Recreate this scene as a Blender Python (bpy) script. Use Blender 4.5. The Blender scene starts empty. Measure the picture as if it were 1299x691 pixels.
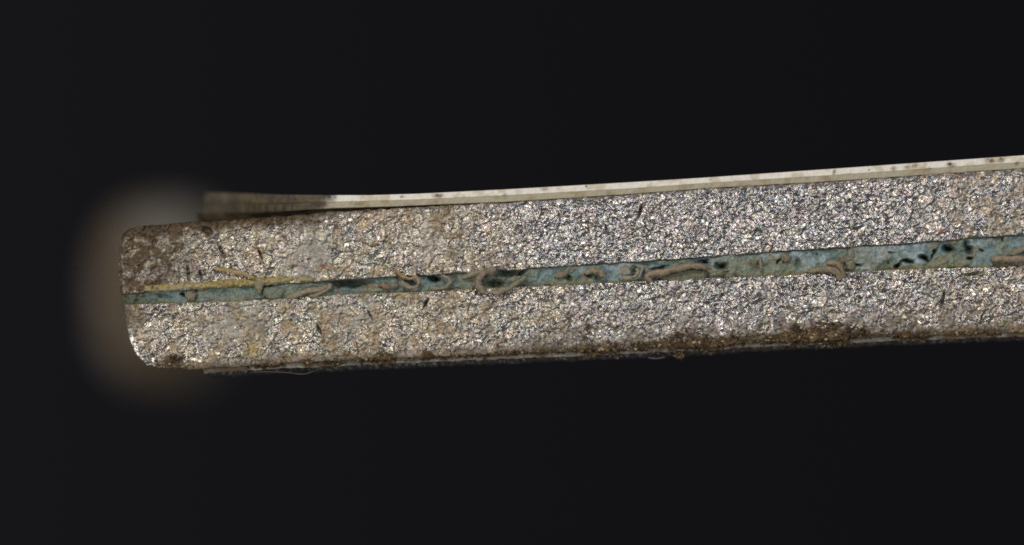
import bpy, math
import numpy as np

# ------------------------------------------------------------------ units: 1 unit = 1 mm
S = bpy.context.scene
S.unit_settings.system = 'METRIC'
S.unit_settings.scale_length = 0.001
C = S.collection
PPM = 135.0                      # measured from the 2 mm scale: 135 drawing units per mm

def WX(p): return (np.asarray(p, float) - 649.5) / PPM
def WZ(p): return (345.5 - np.asarray(p, float)) / PPM

# ------------------------------------------------------------------ camera (long-working-distance macro lens)
DIST = 80.0
cd = bpy.data.cameras.new('camera')
cam = bpy.data.objects.new('camera', cd); C.objects.link(cam)
cam.location = (0, -DIST, 0); cam.rotation_euler = (math.radians(90), 0, 0)
cd.sensor_width = 36.0
cd.lens = 36.0 * DIST / (1299 / PPM)
cd.clip_start = 1.0; cd.clip_end = 2000.0
cd.dof.use_dof = True
cd.dof.focus_distance = DIST - 0.01
cd.dof.aperture_fstop = cd.lens * 1e-3 / 10.5      # 10.5 mm wide entrance pupil
S.camera = cam

# ------------------------------------------------------------------ world: dim neutral lab room
w = bpy.data.worlds.new('World'); S.world = w; w.use_nodes = True
bg = w.node_tree.nodes['Background']
bg.inputs[0].default_value = (0.80, 0.88, 1.0, 1); bg.inputs[1].default_value = 0.10

# ------------------------------------------------------------------ lamps of the microscope illuminator
def lamp(name, loc, size, power, col):
    l = bpy.data.lights.new(name, 'AREA'); l.shape = 'DISK'; l.size = size
    l.energy = power; l.color = col
    o = bpy.data.objects.new(name, l); C.objects.link(o); o.location = loc
    d = np.array([0.2, 0, 0]) - np.array(loc)
    from mathutils import Vector
    o.rotation_euler = Vector(d).to_track_quat('-Z', 'Y').to_euler()
lamp('gooseneck_lamp_upper', (-12, -52, 40), 13, 18500, (1.0, 0.95, 0.88))
lamp('gooseneck_lamp_left', (-46, -52, -4), 10, 9500, (1.0, 0.90, 0.78))
lamp('gooseneck_lamp_right', (44, -54, 14), 10, 9500, (0.86, 0.92, 1.0))
lamp('gooseneck_lamp_lower', (-34, -54, -31), 10, 7500, (1.0, 0.95, 0.90))

# ------------------------------------------------------------------ view
S.view_settings.view_transform = 'Standard'; S.view_settings.look = 'None'
S.view_settings.exposure = 0.0; S.view_settings.gamma = 1.0
S.view_settings.use_curve_mapping = False
S.cycles.use_denoising = False
S.cycles.use_adaptive_sampling = False
S.cycles.sample_clamp_indirect = 0.2; S.cycles.sample_clamp_direct = 4.0
S.cycles.filter_width = 1.85
S.cycles.caustics_reflective = False; S.cycles.caustics_refractive = False

# ------------------------------------------------------------------ numpy noise helpers (coordinates in drawing units)
_TABS = {}
def _tab(seed):
    if seed not in _TABS: _TABS[seed] = np.random.RandomState(seed).rand(256, 256)
    return _TABS[seed]
def vnoise(x, y, cell, seed):
    t = _tab(seed); x = np.asarray(x) / cell + 37.3; y = np.asarray(y) / cell + 11.7
    xi = np.floor(x).astype(int); yi = np.floor(y).astype(int)
    fx = x - xi; fy = y - yi; fx = fx*fx*(3-2*fx); fy = fy*fy*(3-2*fy)
    a = t[xi % 256, yi % 256]; b = t[(xi+1) % 256, yi % 256]
    c = t[xi % 256, (yi+1) % 256]; d = t[(xi+1) % 256, (yi+1) % 256]
    return (a*(1-fx)+b*fx)*(1-fy) + (c*(1-fx)+d*fx)*fy
def fbm(x, y, cell, seed, o=4):
    s = 0; n = 0; a = 1.0
    for k in range(o):
        s = s + a*vnoise(x, y, cell/2**k, seed+k); n += a; a *= .55
    return s/n
def facets(x, y, cell, seed, tilt, step, ang=0.0, stretch=1.0):
    """grain facets: every cell is a plane with its own tilt and height"""
    ca, sa = math.cos(ang), math.sin(ang)
    u = (x*ca + y*sa)/cell/stretch + 50; v = (-x*sa + y*ca)/cell + 50
    jx, jy, tx, ty, oz = (_tab(seed+k) for k in range(5))
    ui = np.floor(u).astype(int); vi = np.floor(v).astype(int)
    best = np.full(u.shape, 1e9); h = np.zeros(u.shape); rid = np.zeros(u.shape)
    for di in (-1, 0, 1):
        for dj in (-1, 0, 1):
            a = (ui+di) % 256; b = (vi+dj) % 256
            dx = u-(ui+di+jx[a, b]); dy = v-(vi+dj+jy[a, b])
            d = dx*dx+dy*dy; m = d < best
            best = np.where(m, d, best)
            hh = ((tx[a, b]-.5)*dx*2*tilt + (ty[a, b]-.5)*dy*2*tilt)*cell + (oz[a, b]-.5)*step
            h = np.where(m, hh, h); rid = np.where(m, oz[a, b], rid)
    return h, rid
def sstep(a, b, x):
    t = np.clip((np.asarray(x, float)-a)/(b-a), 0, 1); return t*t*(3-2*t)
def blob(x, y, cx, cy, rx, ry, ang=0.0, hard=0.35):
    c, s = math.cos(ang), math.sin(ang)
    u = ((x-cx)*c + (y-cy)*s)/rx; v = (-(x-cx)*s + (y-cy)*c)/ry
    return 1-sstep(1-hard, 1+hard, np.sqrt(u*u+v*v))
def mixc(a, b, f): return a*(1-f[..., None]) + np.asarray(b)*f[..., None]

# ------------------------------------------------------------------ materials
def base_mat(name):
    m = bpy.data.materials.new(name); m.use_nodes = True
    n = m.node_tree.nodes; l = m.node_tree.links
    return m, n, l, n['Principled BSDF']
def attr_mat(name, rough=0.6, spec=0.4, fine=90.0, bump=0.25, colvar=0.25, metal=False, sss=0.0, coat=0.0):
    """colour comes from the mesh's own 'tint' layer (substance colour plus some painted shade and highlight), broken up with noise"""
    m, n, l, p = base_mat(name)
    at = n.new('ShaderNodeAttribute'); at.attribute_name = 'tint'
    tc = n.new('ShaderNodeTexCoord')
    ns = n.new('ShaderNodeTexNoise'); ns.inputs['Scale'].default_value = fine; ns.inputs['Detail'].default_value = 4
    l.new(tc.outputs['Object'], ns.inputs['Vector'])
    mr = n.new('ShaderNodeMapRange'); mr.inputs['From Min'].default_value = .3; mr.inputs['From Max'].default_value = .7
    mr.inputs['To Min'].default_value = 1-colvar; mr.inputs['To Max'].default_value = 1+colvar
    l.new(ns.outputs['Fac'], mr.inputs['Value'])
    mx = n.new('ShaderNodeMix'); mx.data_type = 'RGBA'; mx.blend_type = 'MULTIPLY'; mx.inputs['Factor'].default_value = 1
    l.new(at.outputs['Color'], mx.inputs['A']); l.new(mr.outputs['Result'], mx.inputs['B'])
    l.new(mx.outputs['Result'], p.inputs['Base Color'])
    bp = n.new('ShaderNodeBump'); bp.inputs['Strength'].default_value = bump; bp.inputs['Distance'].default_value = 0.01
    l.new(ns.outputs['Fac'], bp.inputs['Height']); l.new(bp.outputs['Normal'], p.inputs['Normal'])
    p.inputs['Specular IOR Level'].default_value = spec
    p.inputs['Roughness'].default_value = rough
    if coat: p.inputs['Coat Weight'].default_value = coat; p.inputs['Coat Roughness'].default_value = .2
    if metal:
        am = n.new('ShaderNodeAttribute'); am.attribute_name = 'matte'
        r = n.new('ShaderNodeMapRange'); r.inputs['To Min'].default_value = rough; r.inputs['To Max'].default_value = .75
        l.new(am.outputs['Fac'], r.inputs['Value']); l.new(r.outputs['Result'], p.inputs['Roughness'])
        q = n.new('ShaderNodeMapRange'); q.inputs['To Min'].default_value = 1.0; q.inputs['To Max'].default_value = .1
        l.new(am.outputs['Fac'], q.inputs['Value']); l.new(q.outputs['Result'], p.inputs['Metallic'])
    return m
M_metal = attr_mat('fractured_aluminium', rough=.31, fine=55, bump=.22, colvar=.15, metal=True)
M_seal = attr_mat('teal_sealant', rough=.5, spec=.45, fine=45, bump=.5, colvar=.30)
M_paint = attr_mat('paint_film', rough=.5, spec=.4, fine=60, bump=.25, colvar=.08)
M_dirt = attr_mat('brown_dirt', rough=.8, spec=.3, fine=60, bump=.5, colvar=.45)
M_shred = attr_mat('torn_strand', rough=.5, spec=.4, fine=50, bump=.6, colvar=.38)

m, n, l, p = base_mat('black_cloth')
tc = n.new('ShaderNodeTexCoord'); ns = n.new('ShaderNodeTexNoise'); ns.inputs['Scale'].default_value = .6
l.new(tc.outputs['Object'], ns.inputs['Vector'])
rp = n.new('ShaderNodeValToRGB'); rp.color_ramp.elements[0].color = (.051, .047, .053, 1); rp.color_ramp.elements[1].color = (.060, .056, .062, 1)
l.new(ns.outputs['Fac'], rp.inputs['Fac']); l.new(rp.outputs['Color'], p.inputs['Base Color'])
p.inputs['Roughness'].default_value = 1; p.inputs['Specular IOR Level'].default_value = 0
M_black = m

# ------------------------------------------------------------------ mesh helpers
def mesh_obj(name, V, F, mat, parent=None, tint=None, matte=None, smooth=True):
    V = np.asarray(V, np.float32); me = bpy.data.meshes.new(name)
    tot = [np.asarray(f, np.int32) for f in F]         # list of (n,4) / (n,3) arrays
    me.vertices.add(len(V)); me.vertices.foreach_set('co', V.ravel())
    lv = np.concatenate([f.ravel() for f in tot]); ln = np.concatenate([np.full(len(f), f.shape[1], np.int32) for f in tot])
    me.loops.add(len(lv)); me.loops.foreach_set('vertex_index', lv)
    me.polygons.add(len(ln)); st = np.zeros(len(ln), np.int32); st[1:] = np.cumsum(ln)[:-1]
    me.polygons.foreach_set('loop_start', st); me.polygons.foreach_set('loop_total', ln)
    me.polygons.foreach_set('use_smooth', np.full(len(ln), smooth, bool))
    if tint is not None:
        t = np.ones((len(V), 4), np.float32); t[:, :3] = np.broadcast_to(tint, (len(V), 3))
        a = me.attributes.new('tint', 'FLOAT_COLOR', 'POINT'); a.data.foreach_set('color', t.ravel())
    if matte is not None:
        a = me.attributes.new('matte', 'FLOAT', 'POINT'); a.data.foreach_set('value', np.asarray(matte, np.float32).ravel())
    me.materials.append(mat); me.update(calc_edges=True); me.validate()
    o = bpy.data.objects.new(name, me); C.objects.link(o)
    if parent is not None:
        o.parent = parent; o.location = -np.array(parent.location) if parent.type == 'EMPTY' else (0, 0, 0)
    return o
def tag(o, label=None, cat=None, group=None, kind=None):
    for k, v in (('label', label), ('category', cat), ('group', group), ('kind', kind)):
        if v: o[k] = v
    return o
def cols(x0, x1, step, x2):
    """fine columns over what is in view, coarser ones beyond"""
    return np.concatenate([np.arange(x0, x1, step), np.linspace(x1, x2, 60)])
def slab(name, u_cols, nv, left, top, bot, front, depth, mat, parent, vs=None, drop=(0, 0), smooth=True):
    """solid layer of the panel: a relief front face, extruded back to y = depth.
    left(v) is the outline of the left end; front(x, y, u, v) -> (height, tint, matte)"""
    v = np.linspace(0, 1, nv) if vs is None else vs
    x0 = left(v)                                     # per row start
    t = (u_cols-u_cols[0])/(u_cols[-1]-u_cols[0])
    X = x0[:, None] + (u_cols[-1]-x0[:, None])*t[None, :]
    V = np.repeat(v[:, None], len(t), 1)
    Y = bot(X)*(1-V) + top(X)*V
    h, tint, matte = front(X, Y, V, x0[:, None])
    nr, nc = X.shape
    P = np.stack([WX(X), -h/PPM, WZ(Y)], -1).reshape(-1, 3)
    idx = np.arange(nr*nc).reshape(nr, nc)
    Q = np.stack([idx[:-1, :-1], idx[:-1, 1:], idx[1:, 1:], idx[1:, :-1]], -1).reshape(-1, 4)
    loop = np.concatenate([idx[0, :], idx[1:, -1], idx[-1, -2::-1], idx[-2:0:-1, 0]])
    Lp = P[loop]; k = len(loop); base = nr*nc
    vw = V.reshape(-1)[loop]; fall = drop[0]*(1-vw) + drop[1]*vw            # the panel bends gently down away from the lens
    B = Lp.copy(); B[:, 1] = depth; B[:, 2] -= fall*depth
    B1 = Lp.copy(); B1[:, 1] = np.maximum(Lp[:, 1]+.05, .05); B1[:, 2] -= fall*np.maximum(B1[:, 1], 0)
    allP = np.concatenate([P, B1, B])
    r0 = loop; r1 = base+np.arange(k); r2 = base+k+np.arange(k)
    def ring(a, b): return np.stack([a, b, np.roll(b, -1), np.roll(a, -1)], -1)
    # back face as strips between the matching boundary columns
    Fq = [Q, ring(r0, r1), ring(r1, r2)]
    bi = np.arange(k); nb = nc
    bot_i = bi[:nc]; top_i = bi[nc-1+nr-1: nc-1+nr-1+nc][::-1]
    bk = np.stack([base+k+bot_i[:-1], base+k+top_i[:-1], base+k+top_i[1:], base+k+bot_i[1:]], -1)
    Fq.append(bk)
    tint = np.broadcast_to(tint, (nr, nc, 3)).reshape(-1, 3)
    tint = np.concatenate([tint, tint[loop], tint[loop]])
    if matte is not None:
        matte = np.broadcast_to(matte, (nr, nc)).ravel(); side = np.maximum(matte[loop], .9); matte = np.concatenate([matte, side, side])
    return mesh_obj(name, allP, Fq, mat, parent, tint, matte, smooth)
def curve(pts):
    a = np.array(pts, float)
    return lambda x: np.interp(x, a[:, 0], a[:, 1])
def wob(f, amp, cell, seed):
    return lambda x: f(x) + amp*(fbm(np.asarray(x, float), np.zeros_like(x, float), cell, seed, 3)-.5)*2

# ------------------------------------------------------------------ outlines of the layers (drawing units)
XR = 1650
upper_top = wob(curve([(140, 289), (180, 286.5), (257, 280.5), (360, 274), (420, 268), (500, 264.5), (560, 261), (640, 256.8), (800, 246.6), (900, 239), (1050, 230.6), (1299, 213.6), (XR, 189)]), 1.5, 9, 1)
seal_top = wob(curve([(140, 375), (190, 370), (262, 365.5), (300, 363.5), (340, 361), (380, 358.5), (430, 353.8), (530, 349), (600, 345), (700, 338), (850, 328.5), (1000, 317.5), (1150, 308), (1215, 303.5), (1235, 300.5), (1299, 297), (XR, 276)]), 1.2, 10, 5)
seal_bot = wob(curve([(140, 386.6), (200, 384.6), (262, 383), (300, 382), (360, 378), (430, 374), (530, 370), (600, 366.5), (700, 362), (850, 355.5), (1000, 348.5), (1150, 341.6), (1299, 337.5), (XR, 326)]), 1.3, 9, 9)
lower_bot = wob(curve([(140, 468), (257, 468), (350, 461), (430, 457.2), (550, 452), (720, 445.6), (860, 439.6), (950, 434.8), (1090, 428.3), (1190, 424.7), (1299, 421), (XR, 407)]), 1.6, 10, 13)
top_film = curve([(240, 242), (257, 243), (300, 244.5), (360, 246.5), (422, 247.4), (470, 247.4), (530, 245.6), (640, 240.2), (800, 231), (900, 224.8), (1050, 214.4), (1299, 196.8), (XR, 172.5)])
mid_film = curve([(240, 257), (350, 257.5), (422, 256), (530, 253), (640, 247.8), (800, 239), (900, 231.8), (1050, 222.4), (1299, 205.4), (XR, 181)])
low_film = curve([(240, 271), (350, 268.5), (422, 263.6), (500, 261.4), (560, 258.8), (640, 255.8), (800, 245.8), (900, 238.2), (1050, 229.8), (1299, 212.9), (XR, 188.3)])

# ------------------------------------------------------------------ setting: black cloth far behind
bv = []; bf = []
nxb = 49
for i, xx in enumerate(np.linspace(-24, 80, nxb)):            # hangs slanted, its left side nearer the lamps
    for j, zz in enumerate(np.linspace(-90, 90, 29)):
        bv.append((xx, 92 + 3.2*xx + 1.2*math.sin(xx*.21+.6) + 1.0*math.sin(zz*.12), zz))
for i in range(nxb-1):
    for j in range(28):
        bf.append((i*29+j, (i+1)*29+j, (i+1)*29+j+1, i*29+j+1))
tag(mesh_obj('backdrop', bv, [np.array(bf)], M_black), kind='structure')

# ------------------------------------------------------------------ the panel
panel = bpy.data.objects.new('fractured_panel', None); C.objects.link(panel)
panel.empty_display_size = .5; panel.location = (0, 0, float(WZ(475)))
tag(panel, 'broken edge of a bonded metal panel, two grainy silver skins joined by teal sealant', 'metal panel')
DEPTH = 3.4

def metal_relief(X, Y, seed):
    wx = X+5*(fbm(X, Y, 9, seed+60, 3)-.5); wy = Y+5*(fbm(X, Y, 9, seed+64, 3)-.5)
    a1, r1 = facets(wx, wy, 4.5, seed, .60, .7, .5, 1.35)
    a2, r2 = facets(wx, wy, 11, seed+10, .26, .7, -.35, 1.3)
    a3, r3 = facets(wx, wy, 3.3, seed+20, .46, .4, .2, 1.2)
    big = (fbm(X, Y, 42, seed+30, 4)-.5)*9
    return a1, a2, a3, big, r1, r2
def grain_tint(base, r1, r2):
    t = np.ones(r1.shape+(3,))*np.asarray(base)
    t = t*(.84 + .26*r1)[..., None]
    hue = np.stack([1+.10*(r2-.5), 1-.03*np.sin(r1*40), 1+.14*(np.sin(r1*91)*.5)], -1)
    return np.clip(t*hue, 0, .95)
BROWN = np.array([.105, .068, .032])

def front_upper(X, Y, V, X0):
    a1, a2, a3, big, r1, r2 = metal_relief(X, Y, 100)
    n1 = fbm(X, Y, 60, 140); n2 = fbm(X, Y, 16, 150); n3 = fbm(X, Y, 7, 160)
    left = 1-sstep(560, 690, X + 60*(n1-.5))                       # corroded length
    end = 1-sstep(200, 300, X + 0.35*(Y-285) + 90*(n2-.5) + 40*(n3-.5))           # dark stained corner at the origin
    edge = (1-sstep(6, 20, (Y-upper_top(X)) + 22*(n2-.5)))*(1-sstep(380, 470, X))
    edge2 = (1-sstep(1, 7, (Y-upper_top(X)) + 10*(n3-.5)))*.35
    matte = np.clip(left*(.06 + .16*sstep(.44, .70, n2) + .20*sstep(.45, .62, fbm(X, Y, 5, 180, 2))*sstep(.3, .7, r1)), 0, .6)
    tint = grain_tint([.515, .485, .462], r1, r2)
    tint = mixc(tint, tint*np.array([.91, .885, .77]), left*.6)
    tint = mixc(tint, tint*np.array([.58, .52, .43]), np.clip(matte*1.4, 0, 1))
    warm = sstep(.45, .75, fbm(X, Y, 26, 170))
    tint = mixc(tint, [.52, .44, .33], warm*.35*(left*.8+.3))
    tint = mixc(tint, [.36, .26, .13], left*sstep(.56, .74, n2)*.45)
    hz = np.maximum(blob(X, Y, 392, 322, 26, 34, .3, .7)*sstep(.35, .6, n3+.1), blob(X, Y, 545, 305, 16, 34, .1, .8)*.6)
    matte = np.maximum(matte, hz*.6); tint = mixc(tint, [.33, .305, .26], hz*.5)
    br = np.clip(blob(X, Y, 562, 300, 20, 45, 0, .8)*.55*sstep(.35, .6, n2) + blob(X, Y, 618, 330, 22, 26, 0, .9)*.5*sstep(.4, .6, n3), 0, 1)
    tint = mixc(tint, [.26, .175, .085], br); matte = np.maximum(matte, br*.8)
    far = sstep(1120, 1260, X + 60*(n1-.5))*sstep(.35, .62, n2)*.5
    tint = mixc(tint, [.40, .30, .17], far); matte = np.maximum(matte, far*.55)
    st = np.clip(end*(.5+.8*sstep(.35, .65, n3)) + edge*(.55+.5*sstep(.4, .6, n3)) + edge2, 0, 1)
    tint = mixc(tint, BROWN*(.35+.9*n3[..., None]), st*.95); matte = np.maximum(matte, st*.55)
    red = blob(X, Y, 411, 338, 2.4, 2.0, 0, .5) + blob(X, Y, 1195, 292, 9, 1.5, -.12, .5)*.7
    tint = mixc(tint, [.40, .07, .03], np.clip(red, 0, 1)); matte = np.maximum(matte, red*.8)
    fr = np.where(X > 1330, .3, 1)
    h = (a1 + a2 + .7*a3)*(1-.12*left)*(1-.25*hz)*fr + big*.6
    # a few open tears beside the origin
    for (cx, cy, rx, ry, an) in ((239, 347, 1.6, 9, -.12), (255, 350, 1.4, 7, -.25), (281, 318, 1.5, 8, -.5), (330, 322, 1.3, 6, -.4), (263, 292, 6, 3.5, .5), (812, 268, 1.4, 7, .3), (770, 292, 1.2, 6, -.3)):
        h = h - 7*blob(X, Y, cx, cy, rx, ry, an, .6)
    d = X-X0                                                         # rounded arris of the left end
    h = h - 4.5*(1-sstep(0, 7, d))**2
    return h, tint, np.clip(matte, 0, 1)

def front_lower(X, Y, V, X0):
    a1, a2, a3, big, r1, r2 = metal_relief(X, Y, 300)
    n1 = fbm(X, Y, 60, 340); n2 = fbm(X, Y, 16, 350); n3 = fbm(X, Y, 7, 360)
    left = 1-sstep(520, 760, X + 120*(n1-.5))
    matte = np.clip(left*(.06 + .16*sstep(.44, .70, n2) + .20*sstep(.45, .62, fbm(X, Y, 5, 380, 2))*sstep(.3, .7, r1)) + .16*sstep(.5, .7, n2), 0, .6)
    tint = grain_tint([.485, .455, .425], r1, r2)
    tint = mixc(tint, tint*np.array([.90, .88, .77]), left*.6)
    tint = mixc(tint, tint*np.array([.58, .52, .43]), np.clip(matte*1.4, 0, 1))
    warm = sstep(.45, .75, fbm(X, Y, 26, 370))
    tint = mixc(tint, [.50, .42, .31], warm*(.30+.25*left))
    tint = mixc(tint, [.40, .29, .15], left*sstep(.56, .72, n2)*.5)
    low = (1-sstep(10, 50, (lower_bot(X)-Y) + 46*(n2-.5)))*sstep(600, 720, X)   # brown stain climbing from the lower edge
    low2 = (1-sstep(2, 15, (lower_bot(X)-Y) + 16*(n3-.5)))*.8
    hz = np.maximum(blob(X, Y, 300, 412, 40, 26, -.4, .8)*sstep(.35, .6, n3+.08), blob(X, Y, 455, 400, 36, 24, .2, .8)*sstep(.4, .6, n3)*.8)
    matte = np.maximum(matte, hz*.6); tint = mixc(tint, [.33, .305, .26], hz*.5)
    hz2 = blob(X, Y, 806, 427, 8, 8, 0, .6); tint = mixc(tint, [.55, .50, .42], hz2*.8); matte = np.maximum(matte, hz2*.9)
    yel = blob(X, Y, 318, 442, 14, 10, .3, .8)*sstep(.35, .55, n3) + blob(X, Y, 700, 412, 26, 14, 0, .9)*sstep(.4, .6, n3)*.7
    tint = mixc(tint, [.40, .29, .07], np.clip(yel, 0, 1)*.7); matte = np.maximum(matte, yel*.6)
    end = (1-sstep(2, 22, (X-X0)+16*(n3-.5)))*(1-sstep(405, 430, Y))
    spot = blob(X, Y, 218, 457, 13, 8, .1, .6) + .7*blob(X, Y, 178, 404, 7, 9, .2, .6)
    st = np.clip(end*.8 + spot*.9 + low*.72*sstep(.36, .60, n3) + low2*.85, 0, 1)
    tint = mixc(tint, BROWN*(.6+.8*n3[..., None]), st*.9); matte = np.maximum(matte, st*.75)
    far = sstep(1120, 1290, X + 60*(n1-.5))*sstep(.38, .62, n2)*.4
    tint = mixc(tint, [.40, .31, .19], far); matte = np.maximum(matte, far*.5)
    fr = np.where(X > 1330, .3, 1)
    h = (a1 + a2 + .7*a3)*(1-.12*left)*(1-.25*hz)*fr + big*.6
    for (cx, cy, rx, ry, an) in ((1235, 347, 12, 1.3, -.13), (1050, 411, 16, 1.2, .1), (405, 418, 1.4, 6, -.4), (470, 400, 1.3, 6, -.5), (1196, 380, 1.5, 10, .2), (540, 385, 1.2, 7, .5)):
        h = h - 6*blob(X, Y, cx, cy, rx, ry, an, .6)
    d = X-X0
    corner = np.clip(1-d/9, 0, 1)
    arris_glint = np.clip(corner*2.2, 0, 1)*sstep(412, 436, Y + 14*(n2-.5))*sstep(.36, .44, n3)
    h = h*(1-.6*arris_glint) - 3.2*corner**1.2
    matte = matte*(1-arris_glint); tint = mixc(tint, [.62, .60, .58], arris_glint*.8)  # corner highlight painted in: paler tint on smoother, less matte metal
    return h, tint, np.clip(matte, 0, 1)

STEP = .72
lu = curve([(0, 153.5), (.12, 151.5), (.4, 150), (.7, 151.2), (.82, 153.2), (.90, 156.5), (.945, 161), (.975, 167), (.992, 175), (1, 188)])
vs_u = np.unique(np.concatenate([np.linspace(0, 1, 128), 1-np.linspace(0, .05, 14)]))
def make_skin(name, left, top, bot, front, vs, drop):
    return slab(name, cols(150, 1325, STEP, XR), 0, left, top, bot, front, DEPTH, M_metal, panel, vs=vs, drop=drop)
upper_skin = o = make_skin('upper_skin', lu, upper_top, seal_top, front_upper, vs_u, (.075, .075))
tag(o, 'upper grainy silver skin, browned at its left end')
ll = curve([(0, 218), (.008, 206), (.03, 194), (.07, 186), (.13, 180), (.22, 173.5), (.33, 168.5), (.5, 163.5), (.75, 159.6), (1, 158)])
vs_l = np.unique(np.concatenate([np.linspace(0, 1, 120), np.linspace(0, .08, 20)]))
lower_skin = o = make_skin('lower_skin', ll, seal_bot, lower_bot, front_lower, vs_l, (-.06, .075))
tag(o, 'lower grainy silver skin with a rounded left corner')

# ------------------------------------------------------------------ teal sealant between the skins
PITS = [(445, 359, 24, 5.5, -.06, 26), (550, 353, 6, 4.5, 0, 18), (627, 359, 10, 5, -.1, 14), (645, 347, 15, 4, -.15, 20), (662, 346, 8, 3, -.5, 14),
        (721, 352, 5, 3.5, .6, 12), (748, 349, 6, 2.4, 0, 14), (806, 342, 4, 4, 0, 10), (836, 340, 11, 2.2, -.15, 16), (892, 331, 7, 2.8, -.3, 16), (916, 337.5, 8, 4.5, -.15, 20),
        (880, 343, 3.2, 2, -.2, 10), (989, 332, 4.5, 2, -.6, 14), (1012, 333, 5, 6, .3, 9), (1138, 336, 5.5, 3, -.4, 20), (1150, 331, 8, 3, -.1, 20), (1171, 326, 6, 3.6, .4, 20),
        (1185, 322, 2.2, 9, .6, 12), (1202, 314.5, 6, 4.4, -.1, 22), (1231, 317, 6.5, 4.6, .1, 20), (1230, 327, 5, 2.8, .2, 18), (1226, 310, 4, 5, .2, 10), (1130, 320.5, 2.4, 1.6, 0, 8), (1124, 331, 1.6, 1.8, 0, 7),
        (1246, 318, 1.8, 1.6, 0, 8), (1272, 303, 2.2, 4, 0, 7), (1088, 337, 5, 2.2, 0, 10), (232, 373, 3.4, 2, -.5, 8), (206, 376, 10, 2.4, .05, 5), (398, 364, 5, 2, -.1, 8), (343, 362, 12, 1.5, -.1, 8),
        (520, 355.8, 5, 2, .4, 14), (1062, 345, 1.8, 3.5, .3, 12), (1035, 321, 1.5, 1.5, 0, 5), (680, 353, 1, 1, 0, 5), (941, 344, 1, 1, 0, 5)]
OLIVE = [(937, 338, 27, 12, -.05), (982, 340, 26, 14, -.1), (1205, 331, 28, 10, -.05), (350, 373, 22, 8, -.05), (480, 364, 26, 6, -.05), (715, 357, 24, 6, -.05), (870, 348, 26, 6, -.06), (1075, 336, 14, 8, 0), (745, 356, 12, 4, 0), (1165, 338, 34, 5, -.05), (615, 352, 24, 10, -.05), (405, 368, 22, 7, -.1)]
def front_seal(X, Y, V, X0):
    n1 = fbm(X, Y, 26, 440); n2 = fbm(X, Y, 10, 450); n3 = fbm(X*.5, Y, 5, 460)
    h = -5 + 5*(n1-.5) + 9*(n2-.5) + 3.0*(n3-.5)
    tint = np.ones(X.shape+(3,))*np.array([.150, .218, .215])
    tint = mixc(tint, [.310, .385, .395], sstep(.44, .64, n1)*sstep(560, 900, X)*.9)
    tint = mixc(tint, [.095, .150, .130], (1-sstep(.34, .50, n2))*.65)
    ol = np.zeros(X.shape)
    for q in OLIVE: ol = np.maximum(ol, blob(X + 5*(n2-.5), Y+4*(n3-.5), *q, hard=.22))
    ol = np.maximum(ol, .7*sstep(.48, .60, fbm(X, Y, 20, 480)))
    h = h + ol*2.6
    tint = mixc(tint, np.array([.185, .205, .135])*(.75+.5*n2[..., None]), ol*.85)
    tan = sstep(.60, .72, fbm(X, Y, 12, 490))*.65
    tint = mixc(tint, [.25, .195, .12], tan); h = h + tan*1.5
    b = (1-sstep(.04, .16, V + .12*(n2-.5)))                     # olive primer line on the lower bond face
    tint = mixc(tint, [.17, .135, .035], b*.75)
    t = sstep(.92, .985, V); tint = mixc(tint, [.10, .095, .025], t*.9); h = h - 3.0*t  # shadow of the upper skin painted as a dark olive line
    d = X-X0
    e = 1-sstep(5, 55, d+14*(n2-.5)); tint = mixc(tint, [.075, .075, .030], e*.85); h = h - 3*(1-sstep(0, 6, d))
    for (cx, cy, rx, ry, an, dp) in PITS:
        rx *= .9; ry *= .85; k = blob(X+5*(n3-.5)+9*(n2-.5), Y+6*(n2-.5)+4*(n3-.5), cx, cy, rx, ry, an, .6)
        h = h - .78*dp*k; tint = mixc(tint, [.060, .085, .055], k*.65)  # shade inside the pits is also put into the colour
    h = h*np.where(X > 1330, .5, 1)
    return h, np.clip(tint, 0, 1), None
ls = curve([(0, 158), (.5, 155.5), (1, 153.5)])
sealant = o = slab('sealant_layer', cols(153, 1325, .8, XR), 62, ls, seal_top, seal_bot, front_seal, DEPTH-.02, M_seal, panel, drop=(.075, .075))
tag(o, 'teal sealant line, pitted and torn, between the two skins')

# yellow primer smear on the bond line near the origin
yt = wob(curve([(170, 366), (180, 361.5), (195, 359.5), (230, 358.5), (262, 357), (300, 352.5), (340, 350), (372, 347.5), (395, 350), (412, 353), (430, 354.5)]), 1.6, 9, 21)
yb = wob(curve([(170, 369), (200, 370), (262, 366.3), (300, 364), (340, 361.5), (380, 358.8), (412, 356), (430, 355.5)]), 1.4, 10, 25)
def front_yel(X, Y, V, X0):
    n1 = fbm(X, Y, 14, 540); n2 = fbm(X, Y, 5, 550)
    prof = np.clip(np.minimum(V, 1-V)*4, 0, 1)*np.clip((X-176)/10, 0, 1)*np.clip((430-X)/18, 0, 1)
    h = -2 + 4.5*prof*(.4+n1*.9) + 5*(n2-.5)*prof
    tint = np.ones(X.shape+(3,))*np.array([.33, .265, .095])
    tint = mixc(tint, [.38, .32, .20], sstep(.5, .66, n1)*.8)
    tint = mixc(tint, [.20, .145, .045], (1-sstep(.32, .46, n2))*.8)
    tint = mixc(tint, [.42, .375, .26], (1-sstep(.15, .4, V+.3*(n1-.5)))*(1-sstep(240, 270, X)))
    tint = mixc(tint, [.25, .23, .13], sstep(335, 400, X)*.6)
    return h, tint, None
v = np.linspace(0, 1, 20)
o = slab('yellow_primer_smear', np.arange(176, 430, .9), 20, lambda v: 176+0*v, yt, yb, front_yel, .04, M_seal, sealant)
tag(o, 'mustard yellow smear along the bond line at the left end')

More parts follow.
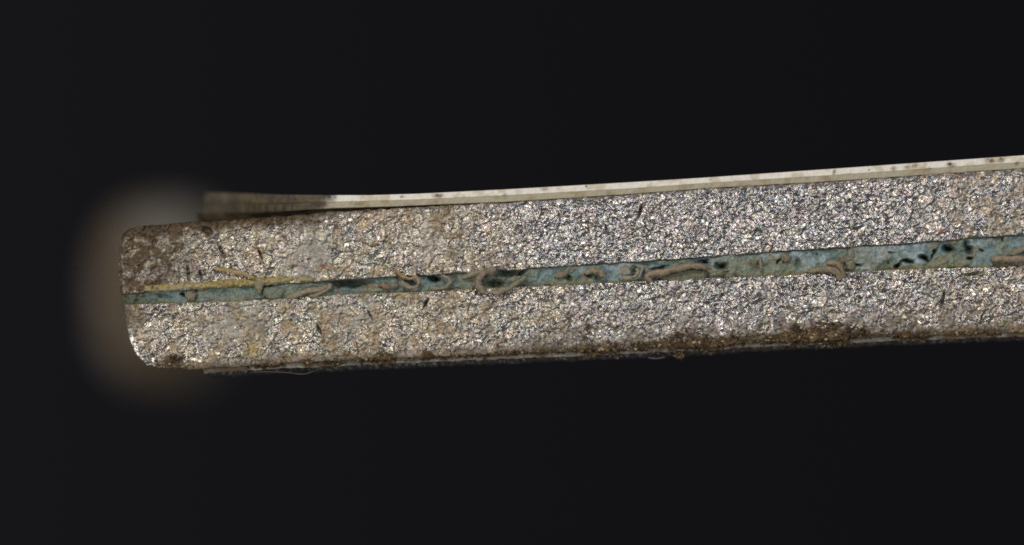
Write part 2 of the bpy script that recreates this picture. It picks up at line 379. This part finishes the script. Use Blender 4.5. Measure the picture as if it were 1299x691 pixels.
# ------------------------------------------------------------------ paint films
def setback(X): return -60*(1-sstep(255, 425, X))**1.3          # the broken edge of the lifted film runs away from the lens
def film_front(light, seed, rough):
    def f(X, Y, V, X0):
        n1 = fbm(X, Y, 30, seed); n2 = fbm(X, Y, 6, seed+5); n3 = fbm(X, Y, 13, seed+9)
        h = setback(X) + rough*(n2-.5) + 1.0*(fbm(X, Y*.3, 3, seed+2, 2)-.5)
        tint = np.ones(X.shape+(3,))*np.asarray(light)
        tint = mixc(tint, np.asarray(light)*np.array([.70, .62, .48]), sstep(.48, .68, n3)*.7)
        old = 1-sstep(405, 428, X + (Y-256)*.8 + 26*(n2-.5))         # old dirty break, left of the fresh scarf
        tint = mixc(tint, np.array([.042, .029, .013])*(.3+1.4*n2[..., None]), old*.98)
        tint = mixc(tint, [.105, .080, .040], old*np.maximum(sstep(.56, .70, n3)*.7, .5*sstep(350, 415, X)*sstep(.4, .6, n2)))
        for (cx, cy, rx, ry) in ((556, 248, 7, 4), (640, 246, 3, 3), (510, 249, 3, 2), (690, 239, 5, 3), (1058, 217, 3, 5), (1133, 213, 4, 3.4), (1150, 211.5, 5, 2.4), (1160, 210, 4, 3.4), (1178, 213, 6, 2), (1207, 209, 7, 3.4), (1255, 204, 8, 3.6), (1269, 203, 5, 3.8), (1290, 207, 3, 3), (1103, 216, 1.6, 1.4), (745, 237, 1.5, 1.2), (900, 227, 1.5, 1.2), (455, 258, 6, 3)):
            rx *= .9; ry *= .85; k = blob(X+5*(n2-.5), Y+4*(n2-.5), cx, cy, rx, ry, 0, .7)
            tint = mixc(tint, [.17, .10, .045], k*(.5+.6*sstep(.4, .6, n2)))
            h = h + k*1.2*(n2-.3)
        return h, tint, None
    return f
def lf(v): return 258 + 1.5*np.sin(v*9)
fc = cols(257, 1325, 1.1, XR)
o = slab('paint_topcoat', fc, 14, lf, top_film, lambda x: mid_film(x)-.15, film_front((.82, .785, .690), 600, 1.6), 1.8, M_paint, panel, drop=(.075, .075))
tag(o, 'white upper paint film, brown along its lifted left end')
def low2(x): return low_film(x)
o = slab('paint_primer', fc, 14, lf, lambda x: mid_film(x)+.15, low2, film_front((.42, .375, .265), 630, 1.6), 1.8, M_paint, panel, drop=(.075, .075))
tag(o, 'khaki primer under the white paint film')
# dark brown strip filling the gap beneath the lifted film
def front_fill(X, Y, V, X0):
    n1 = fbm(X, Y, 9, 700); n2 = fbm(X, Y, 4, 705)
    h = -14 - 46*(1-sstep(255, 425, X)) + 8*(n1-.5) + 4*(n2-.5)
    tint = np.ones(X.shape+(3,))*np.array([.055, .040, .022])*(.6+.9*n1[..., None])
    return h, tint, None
o = slab('gap_fill', np.arange(252, 545, 1.2), 10, lambda v: 252+6*np.sin(v*5), lambda x: low_film(x)+.4, lambda x: upper_top(x)-.3, front_fill, 1.5, M_dirt, panel, drop=(.075, .075))
tag(o, 'dark brown strip filling the gap under the lifted paint film')

# lower paint: pale strip and a gritty dark film beneath
def lb(v): return 259 + 9*(1-v)*0 + v*0
strip_bot = wob(lambda x: lower_bot(x) + np.interp(x, [257, 430, 900, 1299, XR], [6.5, 6.8, 6.0, 5.8, 5.8]), .8, 20, 31)
dark_bot = wob(lambda x: lower_bot(x) + np.interp(x, [257, 270, 430, 720, 1299, XR], [8, 12.5, 13.5, 12.5, 10.8, 10.5]), 1.6, 7, 35)
def front_strip(X, Y, V, X0):
    n1 = fbm(X, Y, 26, 740); n2 = fbm(X, Y, 6, 745)
    h = -6 + 1.6*(n2-.5) - 5*(1-sstep(258, 330, X))
    tint = np.ones(X.shape+(3,))*np.array([.26, .238, .195])*(.65+.5*n2[..., None])
    tint = mixc(tint, [.12, .075, .035], sstep(.44, .58, n1)*.9)
    return h, tint, None
def front_dark(X, Y, V, X0):
    n1 = fbm(X, Y, 20, 760); n2 = fbm(X, Y, 3.2, 765, 2); a, r = facets(X, Y, 3.0, 770, .8, 2.0)
    h = -12 + 3.5*(n2-.5) + a - 9*(1-V)**2 - 5*(1-sstep(258, 330, X))
    tint = np.ones(X.shape+(3,))*np.array([.040, .038, .037])
    sp = sstep(.70, .92, r)*(.2+.8*V); tint = mixc(tint, [.30, .27, .22], sp*.8)
    tint = mixc(tint, [.07, .045, .02], sstep(.5, .7, n1)*.6)
    return h, tint, None
o = slab('lower_primer', cols(258, 1325, 1.2, XR), 12, lambda v: 259-1.5*v, lambda x: lower_bot(x)+.4, strip_bot, front_strip, 3.2, M_paint, panel, drop=(-.06, -.06))
tag(o, 'pale strip of primer under the lower skin')
lower_topcoat = o = slab('lower_topcoat', cols(258, 1325, 1.0, XR), 14, lambda v: 268-8*v, lambda x: strip_bot(x)+.3, dark_bot, front_dark, 3.2, M_paint, panel, drop=(-.06, -.06))
tag(o, 'gritty black film along the lowest edge')

# ------------------------------------------------------------------ out-of-focus rim of the fastener hole, standing behind the broken end
def rim():
    n = 96; V = []; F = []; T = []
    th = np.linspace(0, 2*np.pi, n, endpoint=False)
    secs = [(3.2, .30), (4.6, .42), (4.9, .55), (5.0, .76), (5.2, .90), (5.5, 1.0), (6.1, .99), (6.4, .9)]
    for (yy, s) in secs:
        c = np.cos(th); q = np.sin(th)
        ex = 2/2.7
        x = 180 + 94*s*np.sign(c)*np.abs(c)**ex; y = 376 + 121*s*np.sign(q)*np.abs(q)**ex + (x-182)*.02
        V.append(np.stack([WX(x), np.full(n, yy), WZ(y)], -1))
        nn = fbm(x, y, 40, 800)
        T.append(mixc(np.ones((n, 3))*np.array([.215, .20, .175]), [.165, .120, .075], sstep(.40, .56, nn)))
    for k in range(len(secs)-1):
        a = k*n+np.arange(n); b = a+n
        F.append(np.stack([a, b, np.roll(b, -1), np.roll(a, -1)], -1))
    V.append(np.array([[WX(182), 3.18, WZ(376)]])); V.append(np.array([[WX(182), 6.42, WZ(376)]])); T.append(np.array([[.14, .1, .06]]*2))
    c0 = len(secs)*n; a = np.arange(n); F.append(np.stack([np.full(n, c0), a, np.roll(a, -1)], -1))
    a = (len(secs)-1)*n+np.arange(n); F.append(np.stack([np.full(n, c0+1), np.roll(a, -1), a], -1))
    return mesh_obj('hole_rim', np.concatenate(V), F, M_paint, panel, np.concatenate(T))
tag(rim(), 'blurred brown rounded rim behind the left end')

# ------------------------------------------------------------------ brown dirt clumps caked on the lower edge
import bmesh
def ico(sub):
    bm = bmesh.new(); bmesh.ops.create_icosphere(bm, subdivisions=sub, radius=1)
    v = np.array([x.co[:] for x in bm.verts]); f = np.array([[y.index for y in x.verts] for x in bm.faces]); bm.free()
    return v, f
IV, IF = ico(1)
rs = np.random.RandomState(7)
def clump(cx, cy, rx, ry, num, size, slope=-.05, y0=-.012):
    num = int(num*1.8); size *= .52; rx *= 1.25
    V = []; F = []; T = []
    for k in range(num):
        gx, gy = rs.randn(2)*.52; r = min(1.0, math.hypot(gx, gy))
        px = cx + rx*gx; py = cy + ry*gy + slope*(px-cx)
        s = size*(.35+rs.rand()**3*1.9)
        q = IV*s*(1+.6*(rs.rand(len(IV), 1)-.5))*np.array([1+.5*rs.rand(), .8, .7+.5*rs.rand()])
        below = max(0, py-float(lower_bot(np.array([px]))[0]))
        yc = y0 - rs.rand()*.02*(1-r) + (.05 if below > 1 else 0)
        P = np.stack([WX(px)+q[:, 0]/PPM, yc+q[:, 1]/PPM, WZ(py)+q[:, 2]/PPM], -1)
        V.append(P); F.append(IF+len(IV)*k)
        c = np.array([.125, .078, .036])*(.45+.7*rs.rand())*(.15+1.7*float(fbm(np.array([px]), np.array([py]), 9, 900, 2)[0])); c = c*np.array([1, .9+.3*rs.rand(), .8+.6*rs.rand()])
        if rs.rand() < .06: c = np.array([.34, .28, .19])
        T.append(np.tile(c, (len(IV), 1)))
    o = mesh_obj('dirt_clump', np.concatenate(V), [np.concatenate(F)], M_dirt, lower_skin, np.concatenate(T))
    return tag(o, kind='stuff')
for a in ((338, 464, 18, 3, 70, 2.0), (391, 461, 5, 5, 50, 2.2), (425, 461, 8, 3, 35, 1.8), (488, 456, 10, 7, 120, 2.4), (464, 456, 18, 3.5, 70, 1.9),
          (541, 451, 7, 5, 60, 2.2), (586, 452, 18, 2.6, 45, 1.7), (640, 449, 22, 2.6, 60, 1.7), (763, 444, 22, 7, 150, 2.2), (745, 425, 4, 18, 30, 1.6), (812, 440, 9, 6, 70, 2.2),
          (893, 436, 40, 7.5, 380, 2.4), (868, 428, 14, 8, 60, 2.0), (990, 430, 16, 7, 120, 2.2), (1036, 425, 40, 11, 420, 2.5), (1060, 434, 16, 6, 90, 2.4), (1008, 417, 6, 5, 30, 2.4),
          (1096, 421, 10, 3, 30, 1.8), (1152, 428, 16, 4, 80, 2.0), (1174, 425, 5, 7, 50, 2.2), (1262, 424, 6, 3.5, 35, 2.0), (863, 452, 4, 4, 24, 2.0), (218, 458, 12, 6, 90, 1.9),
          (1240, 421, 30, 3, 60, 1.5), (560, 454, 130, 2.2, 110, 1.5), (700, 446, 60, 3.5, 90, 1.5), (830, 436, 50, 6, 110, 1.5), (950, 432, 50, 5, 120, 1.6), (1110, 425, 60, 3.5, 90, 1.5), (1210, 422, 60, 3, 70, 1.5)):
    clump(*a)

# thin clear film peeling off underneath
def ribbon_mesh(pts, width, thick, seed, tint, taper=(.5, .6), rough=.8, tint2=None, flat=0.0, seg=9, sub=9):
    P = np.array(pts, float)                              # (px, py, y in drawing units towards the lens)
    Q = np.concatenate([[2*P[0]-P[1]], P, [2*P[-1]-P[-2]]])
    out = []
    for i in range(1, len(Q)-2):
        for t in np.linspace(0, 1, sub, endpoint=False):
            a, b, c, d = Q[i-1], Q[i], Q[i+1], Q[i+2]
            out.append(.5*((2*b)+(-a+c)*t+(2*a-5*b+4*c-d)*t*t+(-a+3*b-3*c+d)*t**3))
    out.append(P[-1]); out = np.array(out); n = len(out)
    T = np.gradient(out, axis=0); T /= np.linalg.norm(T, axis=1)[:, None]+1e-9
    L = np.linspace(0, 1, n)
    r = np.random.RandomState(seed)
    wv = width*.56*np.minimum(1, np.minimum(taper[0]+L*6, taper[1]+(1-L)*6))*(1+.35*(np.interp(L, np.linspace(0, 1, 7), r.rand(7))-.5))
    V = []; TT = []
    N = np.stack([-T[:, 1], T[:, 0], np.zeros(n)], -1); N /= np.linalg.norm(N, axis=1)[:, None]+1e-9
    th = np.linspace(0, 2*np.pi, seg, endpoint=False)
    lump = r.rand(n+4, seg); lump = (lump[:-4]+lump[1:-3]+lump[2:-2]+lump[3:-1]+lump[4:])/5-.5
    out = out + np.stack([np.convolve(r.rand(n+6)-.5, np.ones(7)/7, 'valid')*rough*2.2 for _ in range(2)]+[np.zeros(n)], -1)
    for k in range(n):
        dd = lump[k]*3.2
        cs = np.cos(th); sn = np.sin(th)
        pp = out[k] + N[k]*((wv[k]*cs*(1+.42*dd*rough))[:, None]) + np.array([0, 0, 1.0])*((thick*.5*sn*(1+.3*dd*rough) - flat*np.abs(cs))[:, None])
        V.append(pp)
        c = np.asarray(tint, float)
        if tint2 is not None: c = c*(1-L[k]) + np.asarray(tint2)*L[k]
        TT.append(np.tile(c, (seg, 1))*(.86+.4*lump[k][:, None]*2+.25*r.rand(seg, 1)))
    V.append(out[:1]); V.append(out[-1:]); TT.append(np.array([TT[0][0], TT[-1][0]]))
    V = np.concatenate(V); a = np.arange(seg); F = []
    for k in range(n-1):
        p_ = k*seg+a; q_ = p_+seg; F.append(np.stack([p_, np.roll(p_, -1), np.roll(q_, -1), q_], -1))
    c0 = n*seg
    F.append(np.stack([np.full(seg, c0), np.roll(a, -1), a], -1)); b = (n-1)*seg+a
    F.append(np.stack([np.full(seg, c0+1), b, np.roll(b, -1)], -1))
    W = np.stack([WX(V[:, 0]), -V[:, 2]/PPM, WZ(V[:, 1])], -1)
    return W, F, np.concatenate(TT)
W_, F_, T_ = ribbon_mesh([(318, 472.0, -7), (345, 471.5, -6), (365, 472.6, -5), (380, 474.2, -4), (390, 473.5, -5), (398, 470.5, -8)], 1.1, 12, 3, (.11, .098, .075), rough=.3)
tag(mesh_obj('peeling_film', W_, F_, M_paint, lower_topcoat, T_), 'thin pale film peeling from the lowest edge')
W_, F_, T_ = ribbon_mesh([(822, 453.8, -6), (832, 454.6, -5), (844, 453.2, -6)], 2.4, 10, 4, (.07, .065, .06), rough=.3)
mesh_obj('peeling_film', W_, F_, M_paint, lower_topcoat, T_)

# ------------------------------------------------------------------ torn strands and flakes lying on the sealant
TAN = (.265, .205, .130); GREY = (.235, .195, .145); OLV = (.20, .195, .125); ORG = (.33, .205, .085)
def strand(name, label, pts, width, thick, tint, seed, tint2=None, cat='strand', **k):
    W, F, T = ribbon_mesh(pts, width, thick, seed, tint, tint2=tint2, **k)
    base = W[np.argmin(W[:, 2])].copy()
    o = mesh_obj(name, W-base, F, M_shred, None, T); o.location = base
    return tag(o, label, cat, 'torn strands on the sealant line')
strand('torn_strand', 'thin ochre strand slanting across the upper skin above the yellow smear', [(272, 341, 3), (284, 342, 4), (297, 344.5, 5), (310, 348, 5), (323, 352.5, 4)], 5, 4, (.36, .26, .12), 11)
strand('curled_strand', 'small tan curl closed into a loop with an orange tail', [(500, 342, 3), (506, 346, 4), (512, 351, 4), (520, 353.3, 5), (527, 351.5, 5), (531.3, 356, 5), (529, 362, 5), (522, 364.5, 5), (514, 361, 4), (508, 356.5, 2)], 4.6, 5, ORG, 12, tint2=GREY)
strand('curled_strand', 'grey half ring strand right of the small looped curl', [(559, 350, 2), (567, 352, 4), (571, 358, 4), (566, 363.3, 4), (557, 365.3, 3), (546, 366, 1)], 4.6, 4, GREY, 13, tint2=OLV)
strand('hooked_strand', 'thick grey brown hook shaped strand, the largest on the sealant', [(586, 352, 0), (600, 347.5, 4), (616, 344, 6), (629, 341.5, 6)], 7, 6, OLV, 14, tint2=GREY)
strand('hooked_strand', 'thick grey brown strand curving down over the lower skin edge', [(629, 344.5, 4), (618, 345.5, 7), (609, 351, 8), (606.5, 359, 8), (610, 366, 8), (617, 371.5, 7)], 8.4, 7, (.21, .160, .110), 15, tint2=(.235, .185, .13))
strand('torn_strand', 'grey brown strand rising rightward from the foot of the thick hook', [(621, 371, 6), (632, 370, 7), (645, 365, 7), (656, 358.5, 6), (668, 350.5, 3)], 7, 6, (.25, .195, .135), 16, tint2=OLV)
strand('arched_flake', 'arched tan flake over a dark hollow', [(742, 347.5, 2), (748, 344, 5), (757, 343, 6), (764, 347, 5), (768, 351.5, 2)], 6, 5, TAN, 18)
strand('curled_strand', 'pale curl hooking upward just left of the long bar', [(789, 352, 1), (799, 352.2, 3), (807, 349, 4), (809.5, 344, 4), (806, 341, 4)], 4, 4, (.29, .25, .17), 19)
strand('torn_strand', 'thin upright pale strand left of the long bar', [(810, 352, 3), (813, 345, 4), (815.5, 336.5, 3)], 3, 3, (.28, .25, .175), 20)
strand('long_strand', 'long straight pinkish tan bar across the sealant', [(826, 358, 4), (822, 351, 7), (826, 346.8, 8), (840, 345.5, 8), (855, 342, 8), (872, 338, 8), (886, 337, 7), (895, 339.5, 5), (898, 344, 2)], 8, 6, (.285, .215, .155), 21, tint2=(.215, .165, .10))
strand('torn_strand', 'tiny upright pinkish shred on the olive patch', [(964, 326, 0), (964.5, 333, 2), (966, 340, 3)], 4, 4, (.26, .185, .125), 25)
strand('torn_strand', 'flat tan strand bending down over the lower skin', [(1026, 343.5, 1), (1042, 341.5, 5), (1056, 342, 6), (1063, 347, 6), (1065, 355, 4)], 7.4, 5, (.225, .185, .115), 26, tint2=(.25, .19, .12))
strand('torn_strand', 'tan strand arching over the flat bent strand', [(1048, 333, 2), (1058, 333.5, 7), (1065, 337.5, 8), (1069, 345, 7), (1070, 353, 4)], 5.6, 5, (.225, .185, .11), 27)
strand('fibre', 'thin reddish fibre poking up to the upper skin', [(1063, 333.5, 5), (1071, 328.5, 6), (1080, 323, 6), (1081.5, 318, 5), (1081, 313, 3)], 2.2, 2.4, (.24, .155, .09), 28, cat='fibre')
strand('torn_strand', 'broad pinkish tan strand at the far right of the sealant', [(1258, 329, 0), (1272, 328, 4), (1290, 328.5, 5), (1315, 328, 4)], 8, 5, (.24, .185, .125), 30)
strand('torn_strand', 'olive strand rising to the right edge above the broad tan strand', [(1281, 322.5, 1), (1292, 318, 4), (1304, 314.5, 4), (1316, 314, 2)], 6, 4, (.22, .195, .125), 31)
def flake(label, poly, lift, tint, seed):
    """thin torn plate with an irregular outline and a domed face"""
    r = np.random.RandomState(seed); P = np.array(poly, float); n0 = len(P)
    t = np.linspace(0, n0, n0*6, endpoint=False); i0 = t.astype(int) % n0; f = (t % 1)[:, None]
    E = P[i0]*(1-f)+P[(i0+1) % n0]*f; E = E + (r.rand(*E.shape)-.5)*1.3
    c = E.mean(0); n = len(E); V = []; T = []
    for (s_, y) in ((1, -3), (1, lift*.45), (.72, lift*.95), (.36, lift*1.1)):
        q = c+(E-c)*s_; yy = y + (r.rand(n)-.5)*1.2
        V.append(np.stack([WX(q[:, 0]), -yy/PPM, WZ(q[:, 1])], -1)); T.append(np.array(tint)*(.8+.5*r.rand(n, 1)))
    V.append(np.array([[WX(c[0]), -lift*1.1/PPM, WZ(c[1])]])); T.append(np.array([tint]))
    F = []; a = np.arange(n)
    for k in range(3):
        p_ = k*n+a; q_ = p_+n; F.append(np.stack([p_, np.roll(p_, -1), np.roll(q_, -1), q_], -1))
    F.append(np.stack([3*n+a, np.roll(3*n+a, -1), np.full(n, 4*n)], -1))
    V = np.concatenate(V); base = V[np.argmin(V[:, 2])].copy()
    o = mesh_obj('torn_flake', V-base, F, M_shred, None, np.concatenate(T)); o.location = base
    return tag(o, label, 'flake', 'torn flakes on the sealant line')
flake('triangular tan flake hanging from the yellow smear', [(320, 355), (337, 353), (335, 361), (331.5, 374), (327, 372), (323, 363)], 3, (.215, .185, .115), 32)
flake('squarish olive flake beside the reddish fibre', [(1071, 332), (1083, 330), (1086, 338), (1082, 343), (1073, 341)], 2, (.165, .150, .095), 29)
flake('rounded tan flake near the sealant top edge, right of the olive patch', [(990, 323), (997, 321.5), (1003, 325), (1002, 331), (996, 333), (991, 330)], 3, (.20, .165, .105), 23)
flake('small brown flake in the middle of the olive patch', [(949, 331), (955, 329.5), (961, 332), (959, 336), (951, 336.5)], 2, (.20, .15, .095), 24)
flake('small triangular orange tan flake left of the looped curl', [(480, 362), (486, 357.5), (494, 361), (500, 365), (489, 367)], 3, (.225, .165, .10), 35)
flake('greyish flake on the sealant below the yellow smear near the left end', [(234, 371), (243, 369), (249, 374), (247, 381), (237, 381)], 2.5, (.195, .17, .12), 36)
flake('small tan flake left of the hollow arched flake', [(703, 352), (706, 345), (714, 343), (720, 347), (718, 351), (710, 353)], 3, (.20, .16, .105), 17)
flake('dull olive flake tucked under the long pinkish bar', [(838, 351), (856, 346), (880, 341), (899, 343), (896, 354), (868, 356), (843, 357)], 1.5, (.140, .135, .085), 38)
flake('flat olive flake right of the long bar', [(901, 350), (903, 344.5), (915, 343), (926, 343), (921, 347.5), (908, 351)], 2.5, (.17, .165, .105), 22)
flake('pale greenish flake in the sealant between yellow smear and lower skin', [(334, 366), (350, 363), (362, 368), (357, 378), (340, 380), (335, 374)], 2, (.150, .170, .125), 37)
strand('torn_strand', 'greyish tan strand lying along the sealant left of the dark pit', [(364, 378, 0), (376, 373, 3), (390, 369.5, 4), (404, 367, 4), (416, 362.5, 2)], 7, 4, (.25, .205, .14), 33)
strand('torn_strand', 'short greyish strand crossing beside the dark pit', [(392, 376, 1), (404, 373, 3), (415, 367, 4), (421, 360, 2)], 5, 4, (.235, .195, .13), 34)
